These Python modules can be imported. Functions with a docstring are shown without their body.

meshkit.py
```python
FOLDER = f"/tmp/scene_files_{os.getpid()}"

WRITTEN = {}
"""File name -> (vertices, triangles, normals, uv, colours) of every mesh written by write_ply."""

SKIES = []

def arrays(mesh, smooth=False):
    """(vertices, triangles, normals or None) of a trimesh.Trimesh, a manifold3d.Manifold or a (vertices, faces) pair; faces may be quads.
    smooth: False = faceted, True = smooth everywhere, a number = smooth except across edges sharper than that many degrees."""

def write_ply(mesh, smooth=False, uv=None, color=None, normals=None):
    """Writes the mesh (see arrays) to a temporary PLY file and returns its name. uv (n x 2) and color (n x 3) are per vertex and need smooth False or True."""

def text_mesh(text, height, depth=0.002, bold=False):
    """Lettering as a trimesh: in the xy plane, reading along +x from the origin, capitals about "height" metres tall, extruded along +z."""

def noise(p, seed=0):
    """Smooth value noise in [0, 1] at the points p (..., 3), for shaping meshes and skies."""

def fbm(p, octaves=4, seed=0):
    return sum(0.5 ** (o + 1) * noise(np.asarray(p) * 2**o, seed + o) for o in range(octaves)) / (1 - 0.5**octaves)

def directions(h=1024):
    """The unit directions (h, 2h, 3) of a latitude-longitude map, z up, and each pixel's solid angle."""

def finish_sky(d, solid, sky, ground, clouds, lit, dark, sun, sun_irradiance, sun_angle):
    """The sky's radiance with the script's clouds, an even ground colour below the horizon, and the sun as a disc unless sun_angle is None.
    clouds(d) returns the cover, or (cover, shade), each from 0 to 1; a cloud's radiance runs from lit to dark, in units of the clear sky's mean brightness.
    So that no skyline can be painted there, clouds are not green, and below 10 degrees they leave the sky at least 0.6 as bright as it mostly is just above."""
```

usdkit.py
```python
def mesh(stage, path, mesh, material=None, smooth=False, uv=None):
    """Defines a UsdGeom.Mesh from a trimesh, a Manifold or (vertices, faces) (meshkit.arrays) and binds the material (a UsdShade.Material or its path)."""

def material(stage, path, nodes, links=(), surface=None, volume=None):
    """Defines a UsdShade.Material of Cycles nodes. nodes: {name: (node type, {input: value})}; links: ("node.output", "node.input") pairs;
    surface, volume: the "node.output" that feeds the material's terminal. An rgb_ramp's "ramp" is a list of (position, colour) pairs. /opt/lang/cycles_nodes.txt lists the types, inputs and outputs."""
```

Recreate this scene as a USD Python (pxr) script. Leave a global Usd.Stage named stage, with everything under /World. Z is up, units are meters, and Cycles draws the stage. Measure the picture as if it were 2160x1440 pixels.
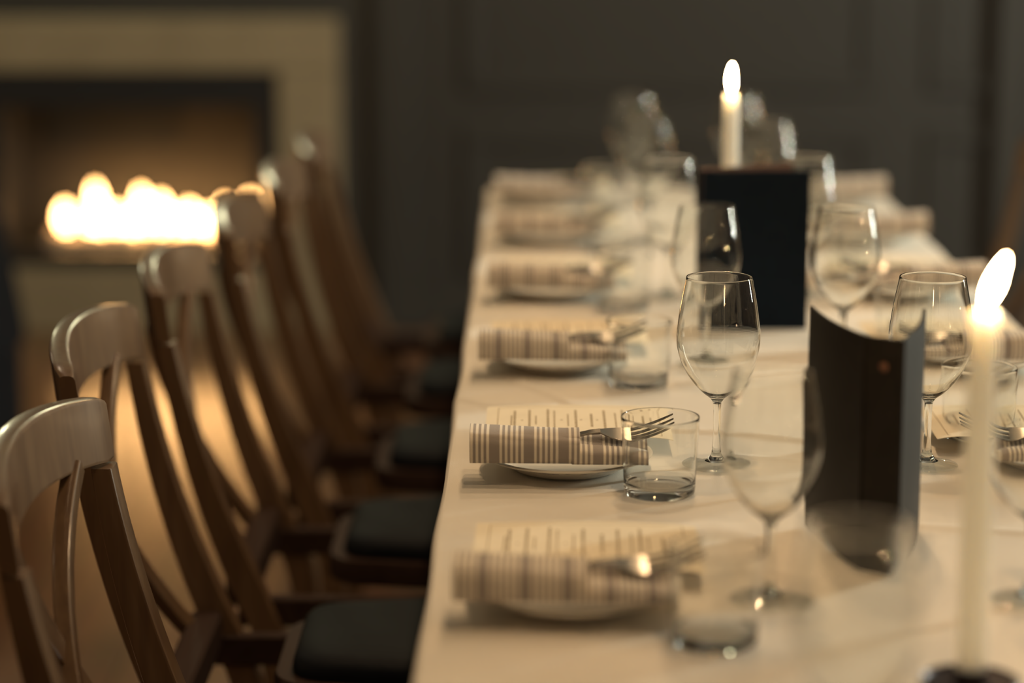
import math
import re
import numpy as np
import trimesh
import usdkit
import meshkit
from pxr import Usd, UsdGeom, UsdLux, UsdShade, Gf, Sdf
from shapely.geometry import Polygon, Point, box as sbox

PI = math.pi
stage = Usd.Stage.CreateInMemory()
UsdGeom.SetStageUpAxis(stage, 'Z')
UsdGeom.SetStageMetersPerUnit(stage, 1.0)
UsdGeom.Xform.Define(stage, '/World')
UsdGeom.Scope.Define(stage, '/World/Looks')

# ------------------------------------------------------------------ camera (85 mm at about f/1.8, standing guest looking down the table)
CAM_Z = 1.366
cam = UsdGeom.Camera.Define(stage, '/World/camera')
cam.CreateHorizontalApertureAttr(36.0)
cam.CreateVerticalApertureAttr(24.0)
cam.CreateFocalLengthAttr(85.0)
cam.CreateFStopAttr(1.8)
cam.CreateFocusDistanceAttr(2.47)
cam.CreateClippingRangeAttr(Gf.Vec2f(0.05, 100))
cam.CreateExposureAttr(0.08)
x = UsdGeom.Xformable(cam)
x.AddTranslateOp().Set(Gf.Vec3d(0, 0, CAM_Z))
x.AddRotateZOp().Set(math.degrees(math.atan(55 / 5201.0)))
x.AddRotateXOp().Set(90 - math.degrees(math.atan(1019 / 5100.0)))


# ------------------------------------------------------------------ lights
def light(kind, name, pos, rot, color, intensity, **size):
    l = getattr(UsdLux, kind).Define(stage, '/World/' + name)
    l.CreateColorAttr(Gf.Vec3f(*color))
    l.CreateIntensityAttr(intensity)
    for k, v in size.items():
        getattr(l, f'Create{k[0].upper()}{k[1:]}Attr')(v)
    q = UsdGeom.Xformable(l)
    q.AddTranslateOp().Set(Gf.Vec3d(*pos))
    q.AddRotateXYZOp().Set(Gf.Vec3f(*rot))
    return l


# warm narrow ceiling spots in a row over the table, out of frame
for i, (lx, ly, k) in enumerate([(0.30, 1.35, 1.0), (0.24, 2.25, 0.95), (0.32, 3.15, 1.1), (0.26, 4.05, 1.2), (0.28, 4.95, 1.0)]):
    sp = light('DiskLight', f'ceiling_spot_{i:03d}', (lx, ly, 2.85), (0, 0, 0), (1.0, 0.65, 0.34), 370.0 * k, radius=0.045)
    sh = UsdLux.ShapingAPI.Apply(sp.GetPrim())
    sh.CreateShapingConeAngleAttr(12.5)
    sh.CreateShapingConeSoftnessAttr(0.7)
# a few small warm wall lamps around the room
for i, (lx, ly, lz, k) in enumerate([(3.2, 6.2, 1.6, 1.0), (3.2, 1.2, 1.5, 1.0), (-3.4, 3.0, 1.6, 0.8), (-3.4, -0.5, 1.75, 0.4), (1.6, -2.4, 1.9, 0.35)]):
    light('SphereLight', f'wall_lamp_{i:03d}', (lx, ly, lz), (0, 0, 0), (1.0, 0.60, 0.27), 400.0 * k, radius=0.02)
# candles of the neighbouring tables
for i, (lx, ly, lz) in enumerate([(2.3, 2.2, 1.02), (2.5, 5.6, 1.02), (1.7, -1.2, 1.02), (-2.3, 0.6, 1.0), (-2.6, 2.6, 1.0), (2.6, 0.2, 1.02)]):
    light('SphereLight', f'far_candle_{i:03d}', (lx, ly, lz), (0, 0, 0), (1.0, 0.62, 0.30), 1100.0, radius=0.012)
# small pendant bulbs over the room
bulb_rng = np.random.default_rng(8)
for i in range(14):
    light('SphereLight', f'pendant_bulb_{i:03d}', (-2.8 + 5.6 * ((i * 0.618) % 1), 0.6 + 5.8 * (i + .5) / 14, 1.75 + .65 * bulb_rng.random()), (0, 0, 0), (1.0, 0.78, 0.52), 1500.0, radius=0.0045)
# dusk through the tall window of the right-hand wall, and a weaker one behind the camera
light('RectLight', 'window_daylight', (3.36, 4.3, 1.7), (0, 90, 0), (0.97, 1.0, 0.84), 210.0, width=1.6, height=0.105)
# two lamps on the far wall above the fireplace
for i, lx in enumerate((-1.75, -0.85)):
    light('SphereLight', f'mantel_lamp_{i:03d}', (lx, 6.85, 1.95), (0, 0, 0), (1.0, 0.95, 0.58), 30.0, radius=0.09)
light('RectLight', 'rear_window_daylight', (-1.6, -2.5, 1.9), (90, 0, 180), (0.85, 0.92, 1.0), 2.0, width=0.18, height=1.2)

# ------------------------------------------------------------------ scene helpers
counts = {}


def numbered(name, parent='/World'):
    k = (parent, name)
    n = counts.get(k, 0)
    counts[k] = n + 1
    return f'{parent}/{name}' + (f'_{n:03d}' if n else '')


def tag(prim, label=None, category=None, group=None, kind=None):
    for k, v in (('label', label), ('category', category), ('group', group), ('kind', kind)):
        if v:
            prim.SetCustomDataByKey(k, v)
    return prim


def thing(name, label, cat, loc=(0, 0, 0), rz=0.0, group=None):
    q = UsdGeom.Xform.Define(stage, numbered(name))
    q.AddTranslateOp().Set(Gf.Vec3d(*map(float, loc)))
    q.AddRotateZOp().Set(float(rz))
    return tag(q.GetPrim(), label, cat, group)


def obj(name, mesh, mat, parent=None, smooth=35, label=None, uv=None):
    p = str(parent.GetPath()) if parent is not None else '/World'
    m = usdkit.mesh(stage, numbered(name, p), mesh, mat, smooth=smooth, uv=uv)
    if label:
        m.GetPrim().SetCustomDataByKey('label', label)
    return m.GetPrim()


def dup(root, loc, rz, label, group=None, category=None):
    r = thing(re.sub(r'_\d{3}$', '', root.GetName()), label, category or root.GetCustomDataByKey('category'), loc, rz, group or root.GetCustomDataByKey('group'))
    r.GetReferences().AddInternalReference(root.GetPath())
    r.SetInstanceable(True)
    return r


def struct(name, mesh, mat, smooth=False):
    return tag(obj(name, mesh, mat, None, smooth), kind='structure')


def cat(*ms):
    return trimesh.util.concatenate([m for m in ms])


def bx(x0, x1, y0, y1, z0, z1, c=0.0):
    """A box with chamfered edges."""
    if c <= 0:
        m = trimesh.creation.box((x1 - x0, y1 - y0, z1 - z0))
        m.apply_translation(((x0 + x1) / 2, (y0 + y1) / 2, (z0 + z1) / 2))
        return m
    p = []
    h = np.array([x1 - x0, y1 - y0, z1 - z0]) / 2
    for s in np.ndindex(2, 2, 2):
        s = np.array(s) * 2 - 1
        for k in range(3):
            q = s * (h - c)
            q[k] = s[k] * h[k]
            p.append(q)
    m = trimesh.convex.convex_hull(np.array(p))
    m.apply_translation(((x0 + x1) / 2, (y0 + y1) / 2, (z0 + z1) / 2))
    return m


def loft(rings, closed=False):
    """Rings (n x k x 3) joined to a solid; end rings capped with fans unless closed into a loop."""
    r = np.asarray(rings, float)
    n, k, _ = r.shape
    v = r.reshape(-1, 3)
    f = []
    for i in range(n if closed else n - 1):
        a, b = i * k, ((i + 1) % n) * k
        j = np.arange(k)
        j2 = (j + 1) % k
        f.append(np.stack([a + j, a + j2, b + j2], 1))
        f.append(np.stack([a + j, b + j2, b + j], 1))
    f = np.vstack(f)
    if not closed:
        v = np.vstack([v, r[0].mean(0), r[-1].mean(0)])
        j = np.arange(k)
        j2 = (j + 1) % k
        c0, c1 = len(v) - 2, len(v) - 1
        f = np.vstack([f, np.stack([np.full(k, c0), j2, j], 1), np.stack([np.full(k, c1), (n - 1) * k + j, (n - 1) * k + j2], 1)])
    m = trimesh.Trimesh(v, f, process=False)
    if m.volume < 0:
        m.invert()
    return m


def lathe(profile, n=48):
    """Closed profile (r, z) turned about z; open ends on the axis are collapsed to fans."""
    p = np.asarray(profile, float)
    m = trimesh.creation.revolve(p, sections=n)
    m.merge_vertices()
    m.fix_normals()
    return m


def rect_section(w, d, c):
    """Octagon-like rounded rectangle, w along the first axis, d along the second."""
    w, d = w / 2, d / 2
    return np.array([(w - c, -d), (w - .3 * c, -d + .3 * c), (w, -d + c), (w, d - c), (w - .3 * c, d - .3 * c), (w - c, d), (-w + c, d), (-w + .3 * c, d - .3 * c), (-w, d - c), (-w, -d + c), (-w + .3 * c, -d + .3 * c), (-w + c, -d)])


def outline(poly, n):
    """n points along a polygon's outline, evenly spaced."""
    e = poly.exterior
    return np.array([e.interpolate(t * e.length).coords[0] for t in np.arange(n) / n])


# ------------------------------------------------------------------ materials
L = '/World/Looks/'


def plain(name, color, rough=0.5, **kw):
    return usdkit.material(stage, L + name, {'p': ('principled_bsdf', dict(base_color=color, roughness=rough, **kw))}, surface='p.BSDF')


def noisy(name, c1, c2, scale=(8, 8, 8), rough=0.5, detail=4, bump=0.0, bump_scale=None, distortion=0.0, **kw):
    nodes = {'t': ('texture_coordinate', {}), 'm': ('mapping', {'scale': scale}),
             'n': ('noise_texture', {'scale': 1.0, 'detail': detail, 'distortion': distortion}),
             'r': ('rgb_ramp', {'ramp': [(0.3, c1), (0.7, c2)]}),
             'p': ('principled_bsdf', dict(roughness=rough, **kw))}
    links = [('t.object', 'm.vector'), ('m.vector', 'n.vector'), ('n.fac', 'r.fac'), ('r.color', 'p.base_color')]
    if bump:
        nodes['n2'] = ('noise_texture', {'scale': bump_scale or 40.0, 'detail': 3})
        nodes['b'] = ('bump', {'strength': 1.0, 'distance': bump})
        links += [('t.object', 'n2.vector'), ('n2.fac', 'b.height'), ('b.normal', 'p.normal')]
    return usdkit.material(stage, L + name, nodes, links, surface='p.BSDF')


M_wall = noisy('charcoal_paint', (0.029, 0.0275, 0.025), (0.034, 0.0325, 0.029), (2, 2, 2), 0.6, bump=0.0006, bump_scale=60)
M_ceiling = plain('off_white_ceiling', (0.32, 0.30, 0.27), 0.8)
M_chair_wood = noisy('varnished_beech', (0.104, 0.062, 0.037), (0.155, 0.098, 0.056), (60, 60, 4), 0.3, detail=5, distortion=0.6, coat_weight=0.6, coat_roughness=0.12)
M_seat_wood = noisy('worn_seat_beech', (0.030, 0.016, 0.013), (0.042, 0.024, 0.019), (60, 4, 60), 0.6, detail=5, specular_ior_level=0.2)
M_vinyl = noisy('navy_vinyl', (0.004, 0.006, 0.010), (0.006, 0.008, 0.013), (30, 30, 30), 0.6, specular_ior_level=0.12, bump=0.0004, bump_scale=220)
M_cloth = noisy('white_cotton', (0.72, 0.69, 0.63), (0.77, 0.74, 0.68), (9, 9, 9), 0.85, detail=5, bump=0.00025, bump_scale=900, sheen_weight=0.15)
M_glass = usdkit.material(stage, L + 'clear_glass', {'g': ('glass_bsdf', {'color': (0.99, 0.995, 0.99), 'roughness': 0.0, 'IOR': 1.5})}, surface='g.BSDF')
# the thin foot: seen straight through, with a sheen that grows towards grazing
M_glass_foot = usdkit.material(stage, L + 'thin_glass', {
    'w': ('layer_weight', {'blend': 0.5}), 'k': ('math', {'math_type': 'power', 'value2': 5.0}), 'a': ('math', {'math_type': 'multiply_add', 'value2': 0.75, 'value3': 0.11}),
    't': ('transparent_bsdf', {'color': (0.97, 0.98, 0.97)}), 'r': ('glossy_bsdf', {'color': (1, 1, 1), 'roughness': 0.015}), 'm': ('mix_closure', {})},
    [('w.facing', 'k.value1'), ('k.value', 'a.value1'), ('a.value', 'm.fac'), ('t.BSDF', 'm.closure1'), ('r.BSDF', 'm.closure2')], surface='m.closure')
M_paper = noisy('cream_menu_paper', (0.80, 0.72, 0.56), (0.84, 0.76, 0.60), (40, 40, 40), 0.8)
M_ink = plain('menu_ink', (0.36, 0.29, 0.19), 0.8)
M_steel = plain('polished_steel', (0.30, 0.285, 0.26), 0.24, metallic=1.0)
M_leather = noisy('black_leather', (0.011, 0.010, 0.010), (0.016, 0.0145, 0.014), (60, 60, 60), 0.6, specular_ior_level=0.18, bump=0.0003, bump_scale=500)
M_leather_navy = noisy('navy_leather', (0.005, 0.011, 0.022), (0.006, 0.014, 0.027), (60, 60, 60), 0.7, specular_ior_level=0.12, bump=0.0003, bump_scale=500)
M_leather_inside = noisy('brown_leather_lining', (0.10, 0.045, 0.028), (0.13, 0.06, 0.038), (60, 60, 60), 0.55)
M_wax = plain('ivory_wax', (0.86, 0.79, 0.66), 0.45, subsurface_weight=0.6, subsurface_scale=0.02, subsurface_radius=(1.0, 0.72, 0.45))
M_wick = plain('burnt_wick', (0.02, 0.015, 0.012), 0.9)
M_holder = plain('dark_pewter', (0.05, 0.042, 0.05), 0.35, metallic=0.8)
M_stone = noisy('tan_limestone', (0.25, 0.20, 0.125), (0.30, 0.245, 0.155), (5, 5, 5), 0.6, detail=5, bump=0.0006, bump_scale=60)
M_black_steel = plain('black_steel', (0.012, 0.014, 0.017), 0.45)
M_firebox = noisy('sooted_brick_panel', (0.011, 0.0105, 0.010), (0.016, 0.015, 0.014), (6, 6, 6), 0.7)
M_ember = plain('ceramic_pebble', (0.55, 0.45, 0.35), 0.8)
M_table_wood = noisy('table_beech', (0.22, 0.13, 0.07), (0.28, 0.17, 0.10), (50, 4, 50), 0.4)
M_armchair = noisy('midnight_upholstery', (0.004, 0.006, 0.009), (0.006, 0.008, 0.012), (50, 50, 50), 0.9, specular_ior_level=0.1)


def emitter(name, color, strength):
    return usdkit.material(stage, L + name, {'e': ('emission', {'color': color, 'strength': strength})}, surface='e.emission')


M_flame = emitter('candle_flame', (1.0, 0.57, 0.22), 420.0)
M_fire = emitter('gas_flame', (1.0, 0.52, 0.18), 27.0)
M_pane = usdkit.material(stage, L + 'window_pane', {'f': ('fresnel', {'IOR': 1.45}), 't': ('transparent_bsdf', {}), 'g': ('glossy_bsdf', {'color': (1, 1, 1), 'roughness': 0.02}), 'm': ('mix_closure', {})},
                         [('f.fac', 'm.fac'), ('t.BSDF', 'm.closure1'), ('g.BSDF', 'm.closure2')], surface='m.closure')

# floor: red-brown boards running away from the camera
M_floor = usdkit.material(stage, L + 'red_brown_boards', {
    'g': ('geometry', {}), 'm': ('mapping', {'rotation': (0, 0, PI / 2)}),
    'k': ('brick_texture', {'offset': 0.37, 'color1': (0.17, 0.083, 0.040), 'color2': (0.23, 0.115, 0.055), 'mortar': (0.05, 0.025, 0.015), 'scale': 1.0, 'mortar_size': 0.0025, 'brick_width': 1.6, 'row_height': 0.12}),
    'm2': ('mapping', {'scale': (45, 3, 1)}), 'n': ('noise_texture', {'scale': 1.0, 'detail': 5}),
    'x': ('mix_color', {'blend_type': 'multiply', 'fac': 0.5}), 'p': ('principled_bsdf', {'roughness': 0.25})},
    [('g.position', 'm.vector'), ('m.vector', 'k.vector'), ('g.position', 'm2.vector'), ('m2.vector', 'n.vector'), ('k.color', 'x.a'), ('n.color', 'x.b'), ('x.result', 'p.base_color')], surface='p.BSDF')

# napkin: taupe linen with groups of five cream stripes across its length (object x)
M_napkin = usdkit.material(stage, L + 'striped_linen', {
    't': ('texture_coordinate', {}), 's': ('separate_xyz', {}), 'd': ('math', {'math_type': 'divide', 'value2': 0.0345}), 'f': ('math', {'math_type': 'fraction'}),
    'r': ('rgb_ramp', {'interpolate': False, 'ramp': sum([[(0.02 + 0.155 * k, (0.80, 0.75, 0.66)), (0.02 + 0.155 * k + 0.078, (0.33, 0.30, 0.285))] for k in range(5)], [(0.0, (0.33, 0.30, 0.285))])}),
    'n': ('noise_texture', {'scale': 900.0, 'detail': 2}), 'b': ('bump', {'distance': 0.0003, 'strength': 0.6}),
    'p': ('principled_bsdf', {'roughness': 0.9, 'sheen_weight': 0.1})},
    [('t.object', 's.vector'), ('s.x', 'd.value1'), ('d.value', 'f.value1'), ('f.value', 'r.fac'), ('r.color', 'p.base_color'), ('t.object', 'n.vector'), ('n.fac', 'b.height'), ('b.normal', 'p.normal')], surface='p.BSDF')

# plate: white china with a narrow speckled blue motif band on the rim
M_plate = usdkit.material(stage, L + 'banded_china', {
    't': ('texture_coordinate', {}), 's': ('vector_math', {'math_type': 'multiply', 'vector2': (1, 1, 0)}), 'l': ('vector_math', {'math_type': 'length'}),
    'r': ('rgb_ramp', {'interpolate': False, 'ramp': [(0, (0, 0, 0)), (0.740, (1, 1, 1)), (0.800, (0, 0, 0))]}),
    'd': ('math', {'math_type': 'divide', 'value2': 0.1}),
    'v': ('voronoi_texture', {'scale': 190.0}), 'c': ('math', {'math_type': 'less_than', 'value2': 0.42}),
    'a': ('math', {'math_type': 'multiply'}),
    'x': ('mix_color', {'a': (0.74, 0.71, 0.64), 'b': (0.10, 0.10, 0.14)}), 'p': ('principled_bsdf', {'roughness': 0.18})},
    [('t.object', 's.vector1'), ('s.vector', 'l.vector1'), ('l.value', 'd.value1'), ('d.value', 'r.fac'), ('t.object', 'v.vector'), ('v.distance', 'c.value1'), ('r.color', 'a.value1'), ('c.value', 'a.value2'), ('a.value', 'x.fac'), ('x.result', 'p.base_color')], surface='p.BSDF')

# ------------------------------------------------------------------ the room
WB = 7.0                                                # the far wall
struct('floor', bx(-3.6, 3.4, -2.6, WB + 0.15, -0.1, 0), M_floor)
struct('ceiling', bx(-3.6, 3.4, -2.6, WB + 0.15, 2.95, 3.05), M_ceiling)
FX0, FX1, FZ0, FZ1 = -1.60, -0.785, 0.215, 0.72          # hole for the firebox
wall = struct('wall_back', cat(bx(-3.6, FX0, WB, WB + .15, 0, 2.95), bx(FX1, 3.4, WB, WB + .15, 0, 2.95), bx(FX0, FX1, WB, WB + .15, 0, FZ0), bx(FX0, FX1, WB, WB + .15, FZ1, 2.95)), M_wall)


def panel(px0, px1, pz0, pz1):
    """A raised picture-frame moulding on the wall: four mitred lengths joined."""
    w, t = 0.055, 0.014
    return cat(bx(px0, px1, WB - t, WB + .002, pz0, pz0 + w, .008), bx(px0, px1, WB - t, WB + .002, pz1 - w, pz1, .008),
               bx(px0, px0 + w, WB - t, WB + .002, pz0 + w - .008, pz1 - w + .008, .008), bx(px1 - w, px1, WB - t, WB + .002, pz0 + w - .008, pz1 - w + .008, .008))


for (a, b, c, d) in [(-0.22, 0.98, 0.16, 0.60), (-0.22, 0.98, 0.70, 2.5), (1.12, 1.9, 0.16, 0.60), (1.12, 1.9, 0.70, 2.5)]:
    obj('panel_moulding', panel(a, b, c, d), M_wall, wall, smooth=False)
obj('pilaster', bx(-0.47, -0.36, WB - .035, WB + .002, 0, 2.95, .006), M_wall, wall, smooth=False)
obj('pilaster', bx(1.31, 1.40, WB - .06, WB + .002, 0, 2.95, .006), M_wall, wall, smooth=False)
struct('baseboard_back', cat(bx(-0.55, 3.4, WB - .022, WB, 0, .11, .006)), M_wall)
struct('wall_left', bx(-3.75, -3.6, -2.6, WB + .15, 0, 2.95), M_wall)
struct('wall_front', bx(-3.6, 3.4, -2.75, -2.6, 0, 2.95), M_wall)
# right wall with one tall window
WY0, WY1, WZ0, WZ1 = 3.75, 4.85, 0.8, 2.6
struct('wall_right', cat(bx(3.4, 3.55, -2.6, WY0, 0, 2.95), bx(3.4, 3.55, WY1, WB + .15, 0, 2.95), bx(3.4, 3.55, WY0, WY1, 0, WZ0), bx(3.4, 3.55, WY0, WY1, WZ1, 2.95)), M_wall)
win = tag(UsdGeom.Xform.Define(stage, '/World/window_1').GetPrim(), kind='structure')
obj('window_frame', cat(bx(3.41, 3.47, WY0, WY0 + .05, WZ0, WZ1), bx(3.41, 3.47, WY1 - .05, WY1, WZ0, WZ1), bx(3.41, 3.47, WY0 + .05, WY1 - .05, WZ0, WZ0 + .05), bx(3.41, 3.47, WY0 + .05, WY1 - .05, WZ1 - .05, WZ1), bx(3.42, 3.46, 4.285, 4.315, WZ0 + .05, WZ1 - .05)), M_wall, win, smooth=False)
obj('pane', bx(3.437, 3.441, WY0 + .05, 4.285, WZ0 + .05, WZ1 - .05), M_pane, win, smooth=False)
obj('pane', bx(3.437, 3.441, 4.315, WY1 - .05, WZ0 + .05, WZ1 - .05), M_pane, win, smooth=False)

# ------------------------------------------------------------------ fireplace
fp = thing('fireplace', 'modern gas fireplace with tan stone surround and black frame, burning at the far left', 'fireplace', (-1.19, WB, 0))
X = lambda v: v + 1.19
ST = -0.03
obj('stone_lintel', bx(X(-2.0), X(-0.572), ST, .002, .765, .915, .004), M_stone, fp, smooth=False)
obj('stone_jamb', bx(X(-0.750), X(-0.572), ST, .002, 0, .763, .004), M_stone, fp, smooth=False)
obj('stone_jamb', bx(X(-2.0), X(-1.645), ST, .002, 0, .763, .004), M_stone, fp, smooth=False)
obj('stone_sill', bx(X(-1.643), X(-0.752), ST, .002, 0, .188, .004), M_stone, fp, smooth=False)
obj('frame', cat(bx(X(-1.643), X(-0.752), -.02, .0, .662, .763), bx(X(-1.643), X(-0.752), -.02, .0, .19, .238), bx(X(-.815), X(-.752), -.02, .0, .238, .662), bx(X(-1.643), X(-1.56), -.02, .0, .238, .662)), M_black_steel, fp, smooth=False)
D = 0.34
obj('firebox', cat(bx(X(FX0) + .002, X(FX1) - .002, D, D + .02, .216, .719), bx(X(FX0) + .002, X(FX0) + .02, .0, D, .216, .719), bx(X(FX1) - .02, X(FX1) - .002, .0, D, .216, .719),
                   bx(X(FX0) + .02, X(FX1) - .02, 0, D, .216, .236), bx(X(FX0) + .02, X(FX1) - .02, 0, D, .70, .719)), M_firebox, fp, smooth=False)
obj('dark_panel', bx(X(-1.50), X(-1.09), D - .01, D, .50, .63, .003), M_black_steel, fp, smooth=False)
obj('burner_tray', bx(X(-1.46), X(-.83), .10, .24, .236, .262, .004), M_ember, fp, smooth=False)
rng = np.random.default_rng(5)
peb = []
for k in range(70):
    s = trimesh.creation.icosphere(1, rng.uniform(.009, .016))
    s.apply_scale((1.2, 1, .7))
    s.apply_translation((X(rng.uniform(-1.45, -.84)), rng.uniform(.11, .23), .266))
    peb.append(s)
tag(obj('pebbles', cat(*peb), M_ember, fp), kind='stuff')


def flame_mesh(h, r, lean=0.0, seed=0, n=14, tip=0.0):
    t = np.linspace(0, 1, 15)
    prof = np.sin(PI * t ** 0.85) ** 0.7
    prof[0] = 0.25
    prof[-1] = 0.02
    rings = []
    for ti, pr in zip(t, prof):
        a = np.linspace(0, 2 * PI, n, endpoint=False)
        w = 1 + .12 * np.sin(3 * a + 5 * ti + seed)
        rings.append(np.stack([pr * r * w * np.cos(a) + lean * h * ti + tip * h * ti * ti, pr * r * w * np.sin(a), np.full(n, h * ti)], 1))
    return loft(rings)


for k, (px, h, r, yy) in enumerate([(-1.415, .085, .020, .17), (-1.345, .04, .018, .19), (-1.31, .145, .020, .16), (-1.265, .075, .022, .18), (-1.215, .06, .02, .15), (-1.175, .130, .022, .17), (-1.125, .110, .024, .16), (-1.075, .065, .022, .18),
                                     (-1.035, .085, .02, .17), (-.985, .07, .022, .15), (-.945, .095, .018, .18), (-.90, .06, .02, .17), (-.86, .115, .018, .16)]):
    m = flame_mesh(h, r, .1 * math.sin(k * 2.1), k)
    m.apply_translation((X(px), yy, .268))
    obj('flame', m, M_fire, fp, smooth=True)

# dark lounge chair at the left edge of the picture
ac = thing('armchair', 'dark upholstered armchair at the left edge before the fireplace', 'armchair', (-1.535, 5.1, 0), 0)


def rounded_slab(x0, x1, y0, y1, z0, z1, r):
    p = outline(sbox(x0 + r, y0 + r, x1 - r, y1 - r).buffer(r, quad_segs=6), 48)
    c = p.mean(0)
    rings = []
    for k in range(5):
        a = k / 4 * PI / 2
        s = r * .6 * (1 - math.sin(a))
        q = c + (p - c) * (1 - s / max(x1 - x0, y1 - y0) * 2)
        rings.append(np.column_stack([q, np.full(48, z0 + r * .6 * (1 - math.cos(a)))]))
    for k in range(5):
        a = (1 - k / 4) * PI / 2
        s = r * .6 * (1 - math.sin(a))
        q = c + (p - c) * (1 - s / max(x1 - x0, y1 - y0) * 2)
        rings.append(np.column_stack([q, np.full(48, z1 - r * .6 * (1 - math.cos(a)))]))
    return loft(rings)


obj('seat_cushion', rounded_slab(-.30, .22, -.28, .28, .28, .46, .06), M_armchair, ac, smooth=50)
bk = rounded_slab(-.08, .08, -.34, .34, 0, .37, .06)
bk.apply_transform(trimesh.transformations.rotation_matrix(.16, (0, 1, 0)))
bk.apply_transform(trimesh.transformations.rotation_matrix(PI, (0, 0, 1)))
bk.apply_translation((.30, 0, .28))
obj('backrest', bk, M_armchair, ac, smooth=50)
obj('base', rounded_slab(-.32, .36, -.33, .33, .08, .30, .05), M_armchair, ac, smooth=50)
for s in (-1, 1):
    obj('armrest', rounded_slab(-.32, .30, s * .36 - .055, s * .36 + .055, .10, .58, .05), M_armchair, ac, smooth=50)
for (a, b) in ((-.26, -.27), (-.26, .27), (.28, -.27), (.28, .27)):
    obj('leg', bx(a - .022, a + .022, b - .022, b + .022, 0, .10, .004), M_table_wood, ac)


# ------------------------------------------------------------------ cross-back dining chair (sitter looks along +x, origin on the floor under the seat)
def back_x(z):
    d = .845 - z
    return -.478 + .15 + .082 * d + .434 * d * d


ZB = 0.40
SL = -(.082 + .868 * (.845 - ZB))


def post_x(z):
    if z >= ZB:
        return back_x(z)
    t = 1 - z / ZB                                     # hermite to the floor
    p0, p1, m0, m1 = back_x(ZB), -.262, -SL * ZB, -.09
    return (2 * t ** 3 - 3 * t * t + 1) * p0 + (t ** 3 - 2 * t * t + t) * m0 + (-2 * t ** 3 + 3 * t * t) * p1 + (t ** 3 - t * t) * m1


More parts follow.
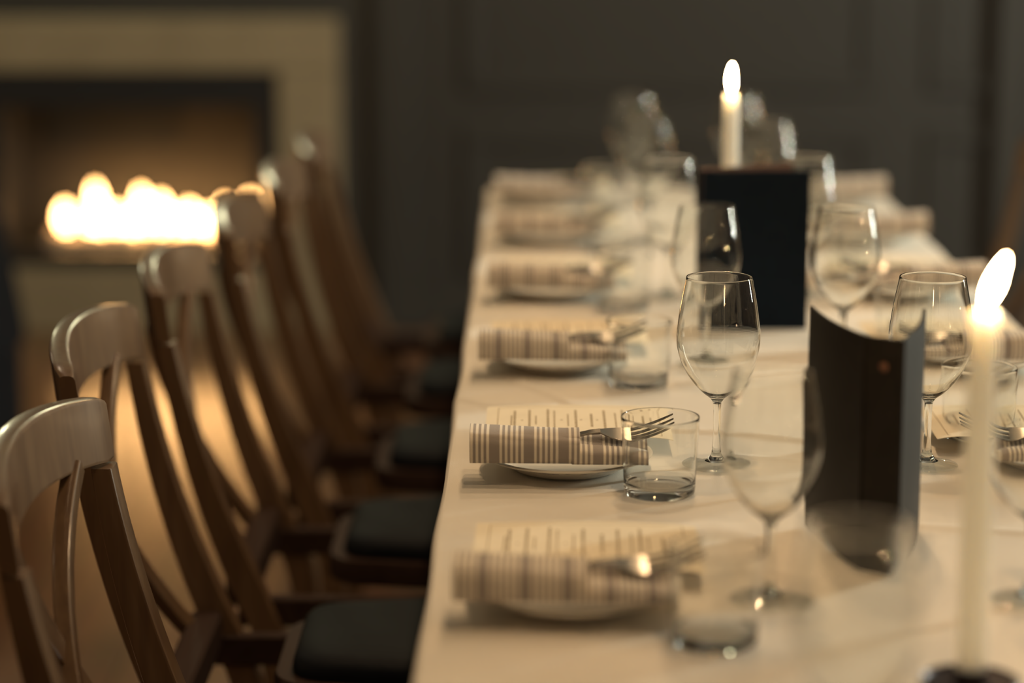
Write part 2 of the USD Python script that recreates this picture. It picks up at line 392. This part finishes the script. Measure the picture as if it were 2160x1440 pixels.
def make_chair(label):
    t = thing('dining_chair', label, 'chair', group='cross-back chairs along the left side')
    # crest rail: bowed in plan, raked
    rings = []
    for y in np.linspace(-.205, .205, 25):
        u = y / .205
        crown = .018 * (1 - u * u)
        sec = []
        zlo, zhi = .764 + .014 * (1 - u * u), .832 + crown
        zc, hh = (zlo + zhi) / 2, zhi - zlo
        e = .003 if abs(u) > .999 else 0
        for (a, b) in rect_section(.023 - 2 * e, hh - 2 * e, .005):
            z = zc + b
            sec.append((back_x(z) - .034 * (1 - u * u) + a, y, z))
        rings.append(sec)
    obj('crest_rail', loft(rings), M_chair_wood, t, smooth=40)
    # rear posts running down into the back legs
    for s in (-1, 1):
        rings = []
        for z in np.concatenate([[.7645], np.linspace(.755, 0, 34)]):
            d = np.interp(z, [0, .3, .45, .6, .78], [.026, .038, .042, .032, .021])
            w = np.interp(z, [0, .45, .78], [.026, .034, .032])
            yy = s * np.interp(z, [0, .45, .78], [.184, .176, .188])
            rings.append([(post_x(z) + a, yy + b, z) for (a, b) in rect_section(d, w, .004)])
        obj('back_post', loft(rings), M_chair_wood, t, smooth=40)
    # two crossing slats
    for s in (-1, 1):
        rings = []
        for z in np.linspace(.778, .448, 24):
            q = (z - .6) / .15
            y = np.polyval([.007, .009, .101, -.015], q)
            g = np.polyval([.021, .018, .101], q) / .15
            nx = np.array([1, 0, 0])
            tv = np.array([0, g, 1.0])
            tv /= np.linalg.norm(tv)
            sv = np.cross(tv, nx)
            bow = .034 * (1 - (y / .197) ** 2)
            c = np.array([back_x(z) - bow + (.004 if s > 0 else -.004), s * y, z])
            sv = sv * np.array([1, s, 1])
            rings.append([c + nx * a + sv * b for (a, b) in rect_section(.018, .024, .003)])
        obj('cross_slat', loft(rings), M_chair_wood, t, smooth=40)
    # seat frame and pad
    trap = lambda b0, b1, x0, x1: Polygon([(x0, -b0), (x1, -b1), (x1, b1), (x0, b0)])
    base = outline(trap(.076, .110, -.078, .155).buffer(.05, quad_segs=7), 64)
    c = base.mean(0)
    rings = [np.column_stack([c + (base - c) * s, np.full(64, z)]) for s, z in ((.97, .425), (1, .430), (1, .452), (.985, .459), (.93, .460))]
    obj('seat_frame', loft(rings), M_seat_wood, t, smooth=40)
    pad = outline(trap(.075, .110, -.065, .145).buffer(.04, quad_segs=8), 72)
    c = pad.mean(0)
    rings = [np.column_stack([c + (pad - c) * s, np.full(72, z)]) for s, z in ((1, .456), (1.01, .466), (1, .475), (.96, .482), (.85, .487), (.6, .490), (.3, .491))]
    obj('seat_pad', loft(rings), M_vinyl, t, smooth=50, label='dark navy vinyl seat pad')
    xr = back_x(.44) - .010
    obj('rear_rail', bx(xr - .022, xr + .016, -.162, .162, .408, .455, .004), M_seat_wood, t)
    obj('front_rail', bx(.165, .187, -.165, .165, .385, .424, .003), M_seat_wood, t)
    for s in (-1, 1):
        obj('side_rail', bx(xr - .005, .175, s * .165 - .010, s * .165 + .010, .385, .424, .003), M_seat_wood, t)
    for s in (-1, 1):
        rings = [[(.185 + a + (.012 * (1 - z / .4245)), s * .165 + b, z) for (a, b) in rect_section(w, w, .004)] for z, w in ((.4245, .036), (.2, .031), (0, .025))]
        obj('front_leg', loft(rings), M_chair_wood, t, smooth=40)
        rings = [[(xx, s * (.178 - .006 * k) + a, .20 + b) for (a, b) in rect_section(.014, .022, .003)] for k, xx in enumerate(np.linspace(post_x(.2), .19, 3))]
        obj('side_stretcher', loft(rings), M_chair_wood, t, smooth=40)
    return t


ord6 = ['nearest', 'second', 'third', 'fourth', 'fifth', 'sixth']
chair_spots = [(-.124, 2.172, -1.5), (-.171, 2.70, 0), (-.15, 3.185, 0), (-.12, 3.66, 0), (-.10, 4.15, 0), (-.09, 4.62, 2)]
chair_labels = ['cross-back wooden chair nearest the camera, cut off by the bottom left corner',
                'cross-back wooden chair second from the camera on the left, sharp bright gaps behind its slats',
                'cross-back wooden chair third from the camera on the left side',
                'cross-back wooden chair fourth from the camera, its rail just right of the flames',
                'cross-back wooden chair fifth from the camera on the left side',
                'cross-back wooden chair farthest from the camera on the left, glowing orange']
chair0 = make_chair(chair_labels[0])
q = UsdGeom.Xformable(chair0)
q.GetOrderedXformOps()[0].Set(Gf.Vec3d(chair_spots[0][0], chair_spots[0][1], 0))
q.GetOrderedXformOps()[1].Set(float(chair_spots[0][2]))
for (cx, cy, rz), lab in zip(chair_spots[1:], chair_labels[1:]):
    dup(chair0, (cx, cy, 0), rz, lab)
dup(chair0, (.625, 4.47, 0), 182, 'cross-back wooden chair on the far right of the table, behind the near candle flame', group='chairs on the right side')

# ------------------------------------------------------------------ table and cloth
TX0, TX1, TY0, TY1, TZ = -.090, .642, 1.02, 4.59, .75
tb = thing('dining_table', 'long narrow wooden dining table under the white cloth', 'table', ((TX0 + TX1) / 2, (TY0 + TY1) / 2, 0))
hx, hy = (TX1 - TX0) / 2, (TY1 - TY0) / 2
obj('tabletop', bx(-hx + .008, hx - .008, -hy + .008, hy - .008, .715, .746, .004), M_table_wood, tb)
for a in (-1, 1):
    yy = a * (hy - .45)
    obj('pedestal', bx(-.05, .05, yy - .05, yy + .05, .05, .714, .006), M_table_wood, tb)
    obj('foot', bx(-.20, .20, yy - .045, yy + .045, 0, .05, .008), M_table_wood, tb)
obj('stretcher', bx(-.02, .02, -(hy - .50), hy - .50, .20, .28, .004), M_table_wood, tb)


def cloth_height(px, py):
    """Gentle lie of the cloth: low undulation and a few ironed-in creases."""
    z = (meshkit.noise(np.stack([px * 7, py * 5, 0 * px], -1), 3) - .5) * .0016

    def crease(pts, amp, w):
        d = np.full(px.shape, 9.0)
        for (a, b) in zip(pts[:-1], pts[1:]):
            a, b = np.array(a), np.array(b)
            t = np.clip(((px - a[0]) * (b - a)[0] + (py - a[1]) * (b - a)[1]) / ((b - a) @ (b - a)), 0, 1)
            d = np.minimum(d, np.hypot(px - a[0] - t * (b - a)[0], py - a[1] - t * (b - a)[1]))
        return amp * np.exp(-(d / w) ** 2)
    z = z + crease([(-.09, 2.74), (-.05, 2.70), (.02, 2.70)], .0045, .0055)
    z = z + crease([(-.02, 2.83), (.04, 2.71), (.12, 2.655)], .0045, .0055)
    z = z + crease([(.10, 2.60), (.22, 2.57), (.36, 2.51), (.42, 2.50)], .0045, .0055)
    z = z + crease([(.20, 2.47), (.35, 2.42)], .0022, .006)
    z = z + crease([(.36, 2.20), (.64, 2.13)], .003, .009)
    z = z + crease([(.02, 2.10), (.12, 2.17), (.17, 2.19)], .0025, .02)
    z = z + crease([(-.09, 3.20), (.64, 3.18)], .002, .02)
    z = z + crease([(.42, 2.62), (.64, 2.72)], .003, .008)
    return z


NX, NY = 190, 680
gx, gy = np.meshgrid(np.linspace(-1, 1, NX), np.linspace(-1, 1, NY), indexing='ij')
px, py = gx * hx, gy * hy
R = .035
ax, ay = np.abs(px) - (hx - R), np.abs(py) - (hy - R)
corner = (ax > 0) & (ay > 0)
sc = np.where(corner, np.maximum(ax, ay) / np.maximum(np.hypot(ax, ay), 1e-9), 1)
px = np.where(corner, np.sign(px) * (hx - R + np.maximum(ax, 0) * sc), px)
py = np.where(corner, np.sign(py) * (hy - R + np.maximum(ay, 0) * sc), py)
cx0, cy0 = (TX0 + TX1) / 2, (TY0 + TY1) / 2
top = np.stack([px + cx0, py + cy0, TZ + cloth_height(px + cx0, py + cy0)], -1)
idx = np.arange(NX * NY).reshape(NX, NY)
quads = np.stack([idx[:-1, :-1], idx[1:, :-1], idx[1:, 1:], idx[:-1, 1:]], -1).reshape(-1, 4)
loop = np.concatenate([idx[:, 0], idx[-1, 1:], idx[-2::-1, -1], idx[0, -2:0:-1]])
V = [top.reshape(-1, 3)]
edge = V[0][loop]
tang = np.roll(edge, -1, 0) - np.roll(edge, 1, 0)
nor = np.stack([tang[:, 1], -tang[:, 0], 0 * tang[:, 0]], 1)
nor /= np.linalg.norm(nor, axis=1, keepdims=True)
s_len = np.concatenate([[0], np.cumsum(np.linalg.norm(np.diff(edge, axis=0), axis=1))])
prev, Fq = loop, [quads]
n0 = len(V[0])
wavy = np.sin(s_len * 13.0) + .6 * np.sin(s_len * 21.3 + 1.0)
for k, (out, drop) in enumerate([(.0012, .0006), (.0032, .0022), (.0046, .0050), (.0055, .010), (.006, .03), (.007, .08), (.009, .15), (.0115, .18), (.013, .21)]):
    ring = edge + nor * (out + wavy[:, None] * .0022 * min(1, .35 + drop * 14) * (1 + drop * 12))
    ring[:, 2] = edge[:, 2] - drop
    V.append(ring)
    cur = n0 + np.arange(len(loop))
    n0 += len(loop)
    Fq.append(np.stack([prev, cur, np.roll(cur, -1), np.roll(prev, -1)], 1))
    prev = cur
V, Fq = np.vstack(V), np.vstack(Fq)
inner = V.copy()                                        # give the cloth its thickness
cm = trimesh.Trimesh(V, np.vstack([Fq[:, [0, 1, 2]], Fq[:, [0, 2, 3]]]), process=False)
if cm.face_normals[:100, 2].mean() < 0:
    cm.invert()
inner = cm.vertices - cm.vertex_normals * .0009
nb = len(V)
last = np.arange(nb - len(loop), nb)
rim = np.stack([last, last + nb, np.roll(last, -1) + nb, np.roll(last, -1)], 1)
cl = trimesh.Trimesh(np.vstack([cm.vertices, inner]), np.vstack([cm.faces, cm.faces[:, ::-1] + nb, rim[:, [0, 2, 1]], rim[:, [0, 3, 2]]]), process=False)
tag(obj('tablecloth', cl, M_cloth, smooth=True), 'white cotton cloth with fold creases covering the long table', 'tablecloth')
S0 = TZ + .0015                                         # where things stand on the cloth


# ------------------------------------------------------------------ glasses
def resample(p, step):
    """Catmull-Rom through profile points, finely spaced."""
    p = np.asarray(p, float)
    from scipy.interpolate import PchipInterpolator
    s = np.concatenate([[0], np.cumsum(np.hypot(*np.diff(p, axis=0).T))])
    t = np.linspace(0, s[-1], max(4, int(s[-1] / step)))
    return np.column_stack([PchipInterpolator(s, p[:, 0])(t), PchipInterpolator(s, p[:, 1])(t)])


bowl_out = resample([(.0042, .066), (.0065, .0705), (.0150, .0775), (.0245, .0875), (.0330, .100), (.0395, .115), (.0425, .129), (.0428, .138), (.0412, .153), (.0388, .170), (.0358, .186), (.0336, .1975)], .0025)
bowl_in = resample([(.0328, .1975), (.0350, .186), (.0380, .170), (.0404, .153), (.0420, .138), (.0417, .129), (.0387, .115), (.0321, .1004), (.0234, .0886), (.0135, .0790), (.0055, .0745), (.0, .0735)], .0025)
stem_side = resample([(.0118, .0058), (.0085, .0085), (.0058, .0125), (.0043, .0200), (.0038, .0350), (.0038, .0550), (.0042, .066)], .0022)
wine_foot_mesh = lathe([(0, 0), (.0302, 0), (.0320, .0006), (.0323, .0013), (.0318, .0020), (.0290, .0025), (.0200, .0038), (.0122, .0056), (0, .0057)], 72)
wine_stem_mesh = lathe(np.vstack([[(0, .0058)], stem_side, [(0, .066)]]), 40)
wine_bowl_mesh = lathe(np.vstack([[(0, .0661)], bowl_out, [(.0334, .1979), (.0330, .1979)], bowl_in]), 72)


def make_wine(label, group, loc, rz=0):
    t = thing('wine_glass', label, 'wine glass', loc, rz, group)
    obj('bowl', wine_bowl_mesh, M_glass, t, smooth=60)
    obj('stem', wine_stem_mesh, M_glass, t, smooth=60)
    obj('foot', wine_foot_mesh, M_glass_foot, t, smooth=50)
    return t


tum_out = resample([(.0, .0), (.0320, .0), (.0342, .0010), (.0350, .0035), (.0358, .020), (.0372, .050), (.0388, .0775)], .003)
tum_in = resample([(.0374, .0775), (.0358, .050), (.0343, .022), (.0332, .0125), (.0300, .0100), (.0150, .0088), (.0, .0084)], .003)
tumbler_mesh = lathe(np.vstack([tum_out, [(.0384, .0784), (.0378, .0784)], tum_in]), 72)

posn = ['nearest', 'second', 'third', 'fourth', 'fifth', 'sixth']
# left row of wine glasses; the first stands just below the frame's bottom edge
wine_l = [(.205, 1.49), (.196, 1.961), (.185, 2.423), (.207, 2.93), (.186, 3.40), (.178, 3.90), (.172, 4.36)]
wine_ll = ['blurred wine glass closest to the lens, overlapping the foot of the standing menu cover',
           'soft-focus wine glass in front left of the standing menu cover',
           'sharply focused wine glass left of the standing menu cover, behind the sharp water tumbler',
           'wine glass showing dark before the left half of the far menu cover',
           'blurred wine glass in the left row, at the left edge of the far menu cover',
           'blurred wine glass in the left row, second from the far end',
           'blurred wine glass at the far end of the left row']
wine0 = None
for (a, b), lab in zip(wine_l, wine_ll):
    if wine0 is None:
        wine0 = make_wine(lab, 'wine glasses in the left row', (a, b, S0))
    else:
        dup(wine0, (a, b, S0), 0, lab)
wine_r = [(.416, 1.964), (.402, 2.426), (.376, 2.92), (.383, 3.42), (.374, 3.90), (.362, 4.36)]
wine_rl = ['blurred wine glass at the right edge of the frame, beside the near candle',
           'sharply focused wine glass behind the right wing of the standing menu cover',
           'blurred wine glass just above the standing menu cover, right of the far menu cover',
           'blurred wine glass of the right row at the far menu cover\'s right edge',
           'blurred wine glass in the right row, right of the far candle',
           'blurred wine glass farthest down the right row, close behind the far candle']
for (a, b), lab in zip(wine_r, wine_rl):
    dup(wine0, (a, b, S0), 0, lab, group='wine glasses in the right row')

tum_l = [(.142, 1.853), (.121, 2.312), (.121, 2.814), (.120, 3.305), (.118, 3.805), (.118, 4.255)]
tum_ll = ['blurred low water tumbler at the bottom, right of the nearest plate', 'sharply focused low water tumbler standing before the second plate',
          'slightly blurred water tumbler beside the third plate on the left', 'blurred water tumbler beside the fourth plate on the left',
          'blurred water tumbler beside the fifth plate on the left', 'blurred water tumbler beside the farthest plate on the left']
tum0 = None
for (a, b), lab in zip(tum_l, tum_ll):
    if tum0 is None:
        tum0 = thing('water_tumbler', lab, 'tumbler', (a, b, S0), 0, 'water tumblers in the left row')
        obj('glass_body', tumbler_mesh, M_glass, tum0, smooth=50)
    else:
        dup(tum0, (a, b, S0), 0, lab)
tum_r = [(.476, 2.558), (.470, 3.04), (.462, 3.53), (.458, 4.03), (.452, 4.475)]
tum_rl = ['water tumbler behind the shaft of the near candle on the right', 'water tumbler on the right side behind the sharp right-hand wine glass',
          'blurred water tumbler on the right side, third from the camera', 'blurred water tumbler on the right side, fourth from the camera', 'blurred water tumbler at the far end of the right side']
for (a, b), lab in zip(tum_r, tum_rl):
    dup(tum0, (a, b, S0), 0, lab, group='water tumblers in the right row')

# ------------------------------------------------------------------ place settings
pl_prof = resample([(.0, .0035), (.048, .0035), (.050, .0005), (.053, .0), (.060, .0035), (.072, .0095), (.0868, .0150)], .004)
pl_in = resample([(.0875, .0162), (.0860, .0172), (.0720, .0125), (.0600, .0080), (.052, .0066), (.0, .0062)], .004)
plate_mesh = lathe(np.vstack([pl_prof, pl_in]), 72)


def napkin_meshes(sx):
    """Folded napkin: a rolled band on the diner's side and a lower open pocket that holds the cutlery. Local x runs to the table's middle (sx = +-1)."""
    # the band is a hollow sleeve: outer skin out, inner skin back
    no = 26

    def skin(x0, x1, t):
        rings = []
        for u in np.linspace(0, 1, no):
            h, d = .036 - .005 * u - 2 * t, .058 + .004 * u - 2 * t
            a = np.linspace(0, 2 * PI, 40, endpoint=False)
            e = 2 / 2.7
            cc, ss = np.cos(a), np.sin(a)
            yy, zz = np.sign(cc) * np.abs(cc) ** e * d / 2, np.sign(ss) * np.abs(ss) ** e * h / 2
            wob = 1 + .05 * (meshkit.noise(np.stack([np.full(40, u * 5), 2 * cc, 2 * ss], -1), 4) - .5) + .055 * np.exp(-((a - 2.25 - .25 * u) / .13) ** 2)
            rings.append(np.column_stack([np.full(40, (x0 + (x1 - x0) * u) * sx), yy * wob, (.036 - .005 * u) / 2 + zz * np.where(zz > 0, wob, 1)]))
        return rings
    band = loft(skin(-.098, .012, 0) + skin(.0115, -.0975, .0035), closed=True)
    # pocket: lower layer with a hollow along its top
    rings = []
    for u in np.linspace(0, 1, 16):
        a = np.linspace(0, 2 * PI, 48, endpoint=False)
        e = 2 / 3.0
        cc, ss = np.cos(a), np.sin(a)
        yy = np.sign(cc) * np.abs(cc) ** e * .030
        zz = np.sign(ss) * np.abs(ss) ** e
        h = np.interp(u, [0, .8, 1], [.022, .018, .015])
        z = h / 2 + zz * h / 2
        hollow = .007 * np.exp(-((yy - .006) / .012) ** 2) * (zz > .3)
        tall = .006 * np.clip(yy / .03, 0, 1) * (zz > .3)
        rings.append(np.column_stack([np.full(48, (.004 + .076 * u) * sx), yy, z - hollow + tall]))
    return band, loft(rings)


def fork_mesh(sx):
    """Four-tined table fork lying along x, tines towards the table's middle, face up."""
    parts = []
    xs = np.linspace(-.065, .045, 22)
    rings = []
    for xx in xs:
        u = (xx + .065) / .11
        w = np.interp(u, [0, .08, .5, .85, 1], [.007, .0125, .009, .0055, .0075])
        th = np.interp(u, [0, .5, 1], [.0022, .0026, .0030])
        z = np.interp(u, [0, .45, .75, .9, 1], [-.010, -.006, -.001, .003, .004])
        rings.append([(xx * sx, b, z + a) for (a, b) in rect_section(th, w, .0007)])
    parts.append(loft(rings))
    rings = []
    for u in np.linspace(0, 1, 10):
        xx = .045 + .028 * u
        w = np.interp(u, [0, .35, .7, 1], [.0075, .017, .0235, .0245])
        z = .004 - .0062 * math.sin(u * PI * .5)
        rings.append([(xx * sx, b, z + a + 12 * b * b) for (a, b) in rect_section(.0018, w, .0006)])
    parts.append(loft(rings))
    for k in range(4):
        yc = (k - 1.5) * .0068
        rings = []
        for u in np.linspace(0, 1, 9):
            xx = .0725 + .047 * u
            z = -.0022 + .018 * u ** 1.5
            w = np.interp(u, [0, .8, 1], [.0038, .0030, .0014])
            rings.append([(xx * sx, yc + b, z + a + 12 * yc * yc) for (a, b) in rect_section(.0017, w, .0005)])
        parts.append(loft(rings))
    for p_ in parts:
        p_.apply_transform(trimesh.transformations.rotation_matrix(.36, (1, 0, 0)))
    return parts


def menu_mesh(sx, seed):
    """Menu sheet (about A5, 0.2 x 0.15 m) lying over the plate, its free edges sagging a little; a thin solid. Returns sheet and print on top."""
    def z_at(u, v):
        # u along x (0 diner's edge - 1 middle edge), v along y (0 under the napkin - 1 far edge)
        return .0012 - .0015 * np.clip((v - .45) / .55, 0, 1) ** 2 + .0025 * np.sin(PI * u) * v - .003 * np.clip((u - .86) / .14, 0, 1) ** 2 * (1 - .4 * v)
    n, m = 26, 18
    uu, vv = np.meshgrid(np.linspace(0, 1, n), np.linspace(0, 1, m), indexing='ij')
    W, Hh = .200, .148
    P = lambda u, v, dz=0: np.stack([(u - .5) * W * sx, (v - .5) * Hh, z_at(u, v) + dz], -1)
    topv, botv = P(uu, vv, .0004).reshape(-1, 3), P(uu, vv, 0).reshape(-1, 3)
    ix = np.arange(n * m).reshape(n, m)
    qd = np.stack([ix[:-1, :-1], ix[1:, :-1], ix[1:, 1:], ix[:-1, 1:]], -1).reshape(-1, 4)
    lp = np.concatenate([ix[:, 0], ix[-1, 1:], ix[-2::-1, -1], ix[0, -2:0:-1]])
    side = np.stack([lp, np.roll(lp, -1), np.roll(lp, -1) + n * m, lp + n * m], 1)
    F = np.vstack([qd, qd[:, ::-1] + n * m, side[:, ::-1]])
    sheet = trimesh.Trimesh(np.vstack([topv, botv]), np.vstack([F[:, [0, 1, 2]], F[:, [0, 2, 3]]]), process=False)
    sheet.fix_normals()
    # print: a ruled border and rows of short words, the rows running along y; too small to read
    rg = np.random.default_rng(seed)
    rects = []
    for (u0, u1, v0, v1) in ((.062, .066, .06, .94), (.934, .938, .06, .94), (.066, .934, .936, .94), (.066, .934, .06, .064)):
        rects.append((u0, u1, v0, v1))
    rows = [(.155, 'line', .62), (.138, 'faint', .3), (.195, 'dot', 0), (.235, 'line', .66), (.27, 'faint', .26), (.335, 'line', .7), (.37, 'faint', .6), (.408, 'dot', 0), (.443, 'faint', .36), (.486, 'line', .62), (.513, 'dot', 0), (.57, 'line', .4),
            (.600, 'dot', 0), (.64, 'line', .62), (.70, 'faint', .45), (.74, 'line', .66), (.775, 'faint', .3), (.84, 'line', .3), (.885, 'faint', .22)]
    for (u, kind, ext) in rows:
        if kind == 'dot':
            rects.append((u - .006, u + .006, .492, .508))
            continue
        h = .0065 if kind == 'line' else .004
        v = .5 - ext / 2
        while v < .5 + ext / 2:
            w = rg.uniform(.02, .06)
            rects.append((u - h, u + h, v, min(v + w, .5 + ext / 2)))
            v += w + .012
    vs, fs = [], []
    for (u0, u1, v0, v1) in rects:
        k = max(1, int((max(u1 - u0, v1 - v0)) / .08))
        along_u = (u1 - u0) > (v1 - v0)
        for i in range(k):
            a0, a1 = i / k, (i + 1) / k
            c = [(u0 + (u1 - u0) * (a0 if along_u else 0), v0 + (v1 - v0) * (0 if along_u else a0)), (u0 + (u1 - u0) * (a1 if along_u else 1), v0 + (v1 - v0) * (1 if along_u else a1))]
            q = [(c[0][0], c[0][1]), (c[1][0], c[0][1]), (c[1][0], c[1][1]), (c[0][0], c[1][1])]
            b = len(vs)
            for dz in (.00055, .0003):
                vs += [P(np.array(a), np.array(b2), dz) for a, b2 in q]
            fs += [(b, b + 1, b + 2), (b, b + 2, b + 3), (b, b + 4, b + 5), (b, b + 5, b + 1), (b + 1, b + 5, b + 6), (b + 1, b + 6, b + 2), (b + 2, b + 6, b + 7), (b + 2, b + 7, b + 3), (b + 3, b + 7, b + 4), (b + 3, b + 4, b)]
    pr = trimesh.Trimesh(np.array(vs), np.array(fs), process=False)
    if sx < 0:
        pr.invert()
    return sheet, pr


kits = {}


def setting(side, i, X0, Y0, words, drz):
    sx = 1 if side == 'left' else -1
    g = f'on the {side} side of the table'
    z = S0
    # offsets from the plate's centre: menu, napkin
    mx, my = X0 + sx * .014, Y0 + .126 + words[1]
    nx, ny = X0 + sx * .000, Y0 - .053
    zr = z + .0172
    lab = {'dinner_plate': f'white side plate with patterned rim, {words[0]}', 'menu_sheet': f'cream printed menu sheet over the plate, {words[0]}',
           'napkin': f'folded grey napkin with cream stripes, {words[0]}', 'fork': f'steel fork tucked in the striped napkin, {words[0]}'}
    spots = {'dinner_plate': (X0, Y0, z, 0), 'menu_sheet': (mx, my, zr + .0003, drz), 'napkin': (nx, ny, zr + .0026, drz * .6), 'fork': (nx - sx * .012, ny + .012, zr + .0262, drz * .6 + sx * 4)}
    for name, (a, b, c, rz) in spots.items():
        key = (name, 'any' if name == 'dinner_plate' else side)
        grp = {'dinner_plate': 'side plates ', 'menu_sheet': 'menu sheets ', 'napkin': 'striped napkins ', 'fork': 'forks '}[name] + g
        if key in kits:
            dup(kits[key], (a, b, c), rz, lab[name], grp)
            continue
        t = kits[key] = thing(name, lab[name], {'dinner_plate': 'plate', 'menu_sheet': 'menu', 'napkin': 'napkin', 'fork': 'fork'}[name], (a, b, c), rz, grp)
        if name == 'dinner_plate':
            obj('china_body', plate_mesh, M_plate, t, smooth=40)
        elif name == 'menu_sheet':
            s, pr = menu_mesh(sx, 11)
            obj('sheet', s, M_paper, t, smooth=30)
            tag(obj('print', pr, M_ink, t, smooth=False), kind='stuff')
        elif name == 'napkin':
            b_, p_ = napkin_meshes(sx)
            obj('rolled_band', b_, M_napkin, t, smooth=50)
            obj('pocket', p_, M_napkin, t, smooth=50)
        else:
            ps = fork_mesh(sx)
            obj('handle', ps[0], M_steel, t)
            obj('head', ps[1], M_steel, t)
            for q_ in ps[2:]:
                obj('tine', q_, M_steel, t)


left_words = [('nearest place on the left', -.02), ('second place on the left, in sharp focus', 0), ('third place on the left', 0), ('fourth place on the left', 0), ('fifth place on the left', 0), ('farthest place on the left', 0)]
for i, (a, b) in enumerate([(.030, 1.957), (.031, 2.417), (.027, 2.925), (.028, 3.42), (.026, 3.92), (.024, 4.37)]):
    setting('left', i, a, b, left_words[i], [-1, 0, 1, -1, 1, 0][i])
right_words = [('place on the right behind the near candle', 0), ('second place on the right, at the frame edge', 0), ('third place on the right', 0), ('fourth place on the right', 0), ('farthest place on the right', 0)]
for i, (a, b) in enumerate([(.535, 2.425), (.535, 2.93), (.535, 3.43), (.53, 3.92), (.525, 4.36)]):
    setting('right', i, a, b, right_words[i], [0, 1, -1, 0, 1][i])


# ------------------------------------------------------------------ standing leather menu covers
def cover_panel(p0, p1, h, t=.0035, bend=0.0):
    """A stiff leather-bound board standing between two points of the table."""
    p0, p1 = np.array(p0), np.array(p1)
    d = p1 - p0
    ln = np.linalg.norm(d)
    d /= ln
    nn = np.array([-d[1], d[0]])
    rings = []
    for u in np.linspace(0, 1, 13):
        c = p0 + d * ln * u + nn * bend * math.sin(PI * u)
        rings.append([(c[0] + nn[0] * a, c[1] + nn[1] * a, h / 2 + b) for (a, b) in rect_section(t, h, .0012)])
    return loft(rings)


mc = thing('menu_cover', 'black leather menu cover standing open with its spine to the camera, right of centre', 'menu cover', (.299, 2.045, S0))
obj('spine', cover_panel((-.0135, .008), (.0135, -.010), .210), M_leather, mc)
obj('front_cover', cover_panel((-.0145, .0095), (-.046, .152), .210, bend=.006), M_leather, mc)
obj('back_cover', cover_panel((.0148, -.0095), (.056, .139), .210, bend=-.005), M_leather, mc)
sn = lathe([(0, 0), (.0042, 0), (.0046, .0006), (.004, .0014), (.002, .002), (0, .0022)], 24)
sn.apply_transform(trimesh.transformations.rotation_matrix(PI / 2, (1, 0, 0)))
sn.apply_transform(trimesh.transformations.rotation_matrix(-.59, (0, 0, 1)))
sn.apply_translation((.000, -.0035, .185))
obj('snap_button', sn, M_leather_inside, mc, label='small round snap on the spine')
mc2 = thing('menu_cover', 'navy menu cover standing upright before the far candle', 'menu cover', (.218, 3.16, S0))
obj('front_cover', cover_panel((0, 0), (.141, .004), .212), M_leather_navy, mc2)
obj('spine', cover_panel((-.003, .002), (-.006, .022), .212), M_leather_navy, mc2)
obj('back_cover', cover_panel((-.004, .024), (.125, .085), .212), M_leather_inside, mc2, label='brown lined back cover')


# ------------------------------------------------------------------ candles
def make_holder(label, loc):
    t = thing('candle_holder', label, 'candle holder', loc)
    obj('dish', lathe(resample([(0, 0), (.030, 0), (.036, .004), (.038, .009), (.0367, .010), (.033, .006), (.020, .005), (0, .005)], .003), 48), M_holder, t, smooth=40)
    obj('cup', lathe([(0, .0051), (.013, .0051), (.0135, .008), (.0120, .012), (.0128, .018), (.0130, .019), (.0117, .019), (.0117, .010), (0, .010)], 40), M_holder, t, smooth=40)
    return t


def make_candle(label, loc, h, lean, fh, fr):
    t = thing('taper_candle', label, 'candle', loc)
    r = .0112
    obj('wax', lathe([(0, 0), (r, 0), (r, h * .5), (r * .96, h - .004), (r * .80, h - .0005), (r * .55, h - .002), (0, h - .003)], 40), M_wax, t, smooth=40)
    w = trimesh.creation.cylinder(.0008, .012, sections=10)
    w.apply_translation((0, 0, h + .003))
    obj('wick', w, M_wick, t)
    f = flame_mesh(fh, fr, lean, 2, 20)
    f.apply_translation((0, 0, h + .003))
    obj('flame', f, M_flame, t, smooth=True, label='bright yellow flame')
    return t


make_holder('dark metal dish candle holder at the bottom right edge', (.326, 1.735, S0))
make_candle('near ivory taper candle on the right, its flame blown to the right', (.326, 1.735, S0 + .0105), .281, .38, .037, .0050)
make_holder('dark metal dish candle holder hidden behind the far menu cover', (.264, 3.30, S0))
make_candle('far ivory taper candle with an upright flame, behind the far menu cover', (.264, 3.30, S0 + .0105), .288, .02, .038, .0046)
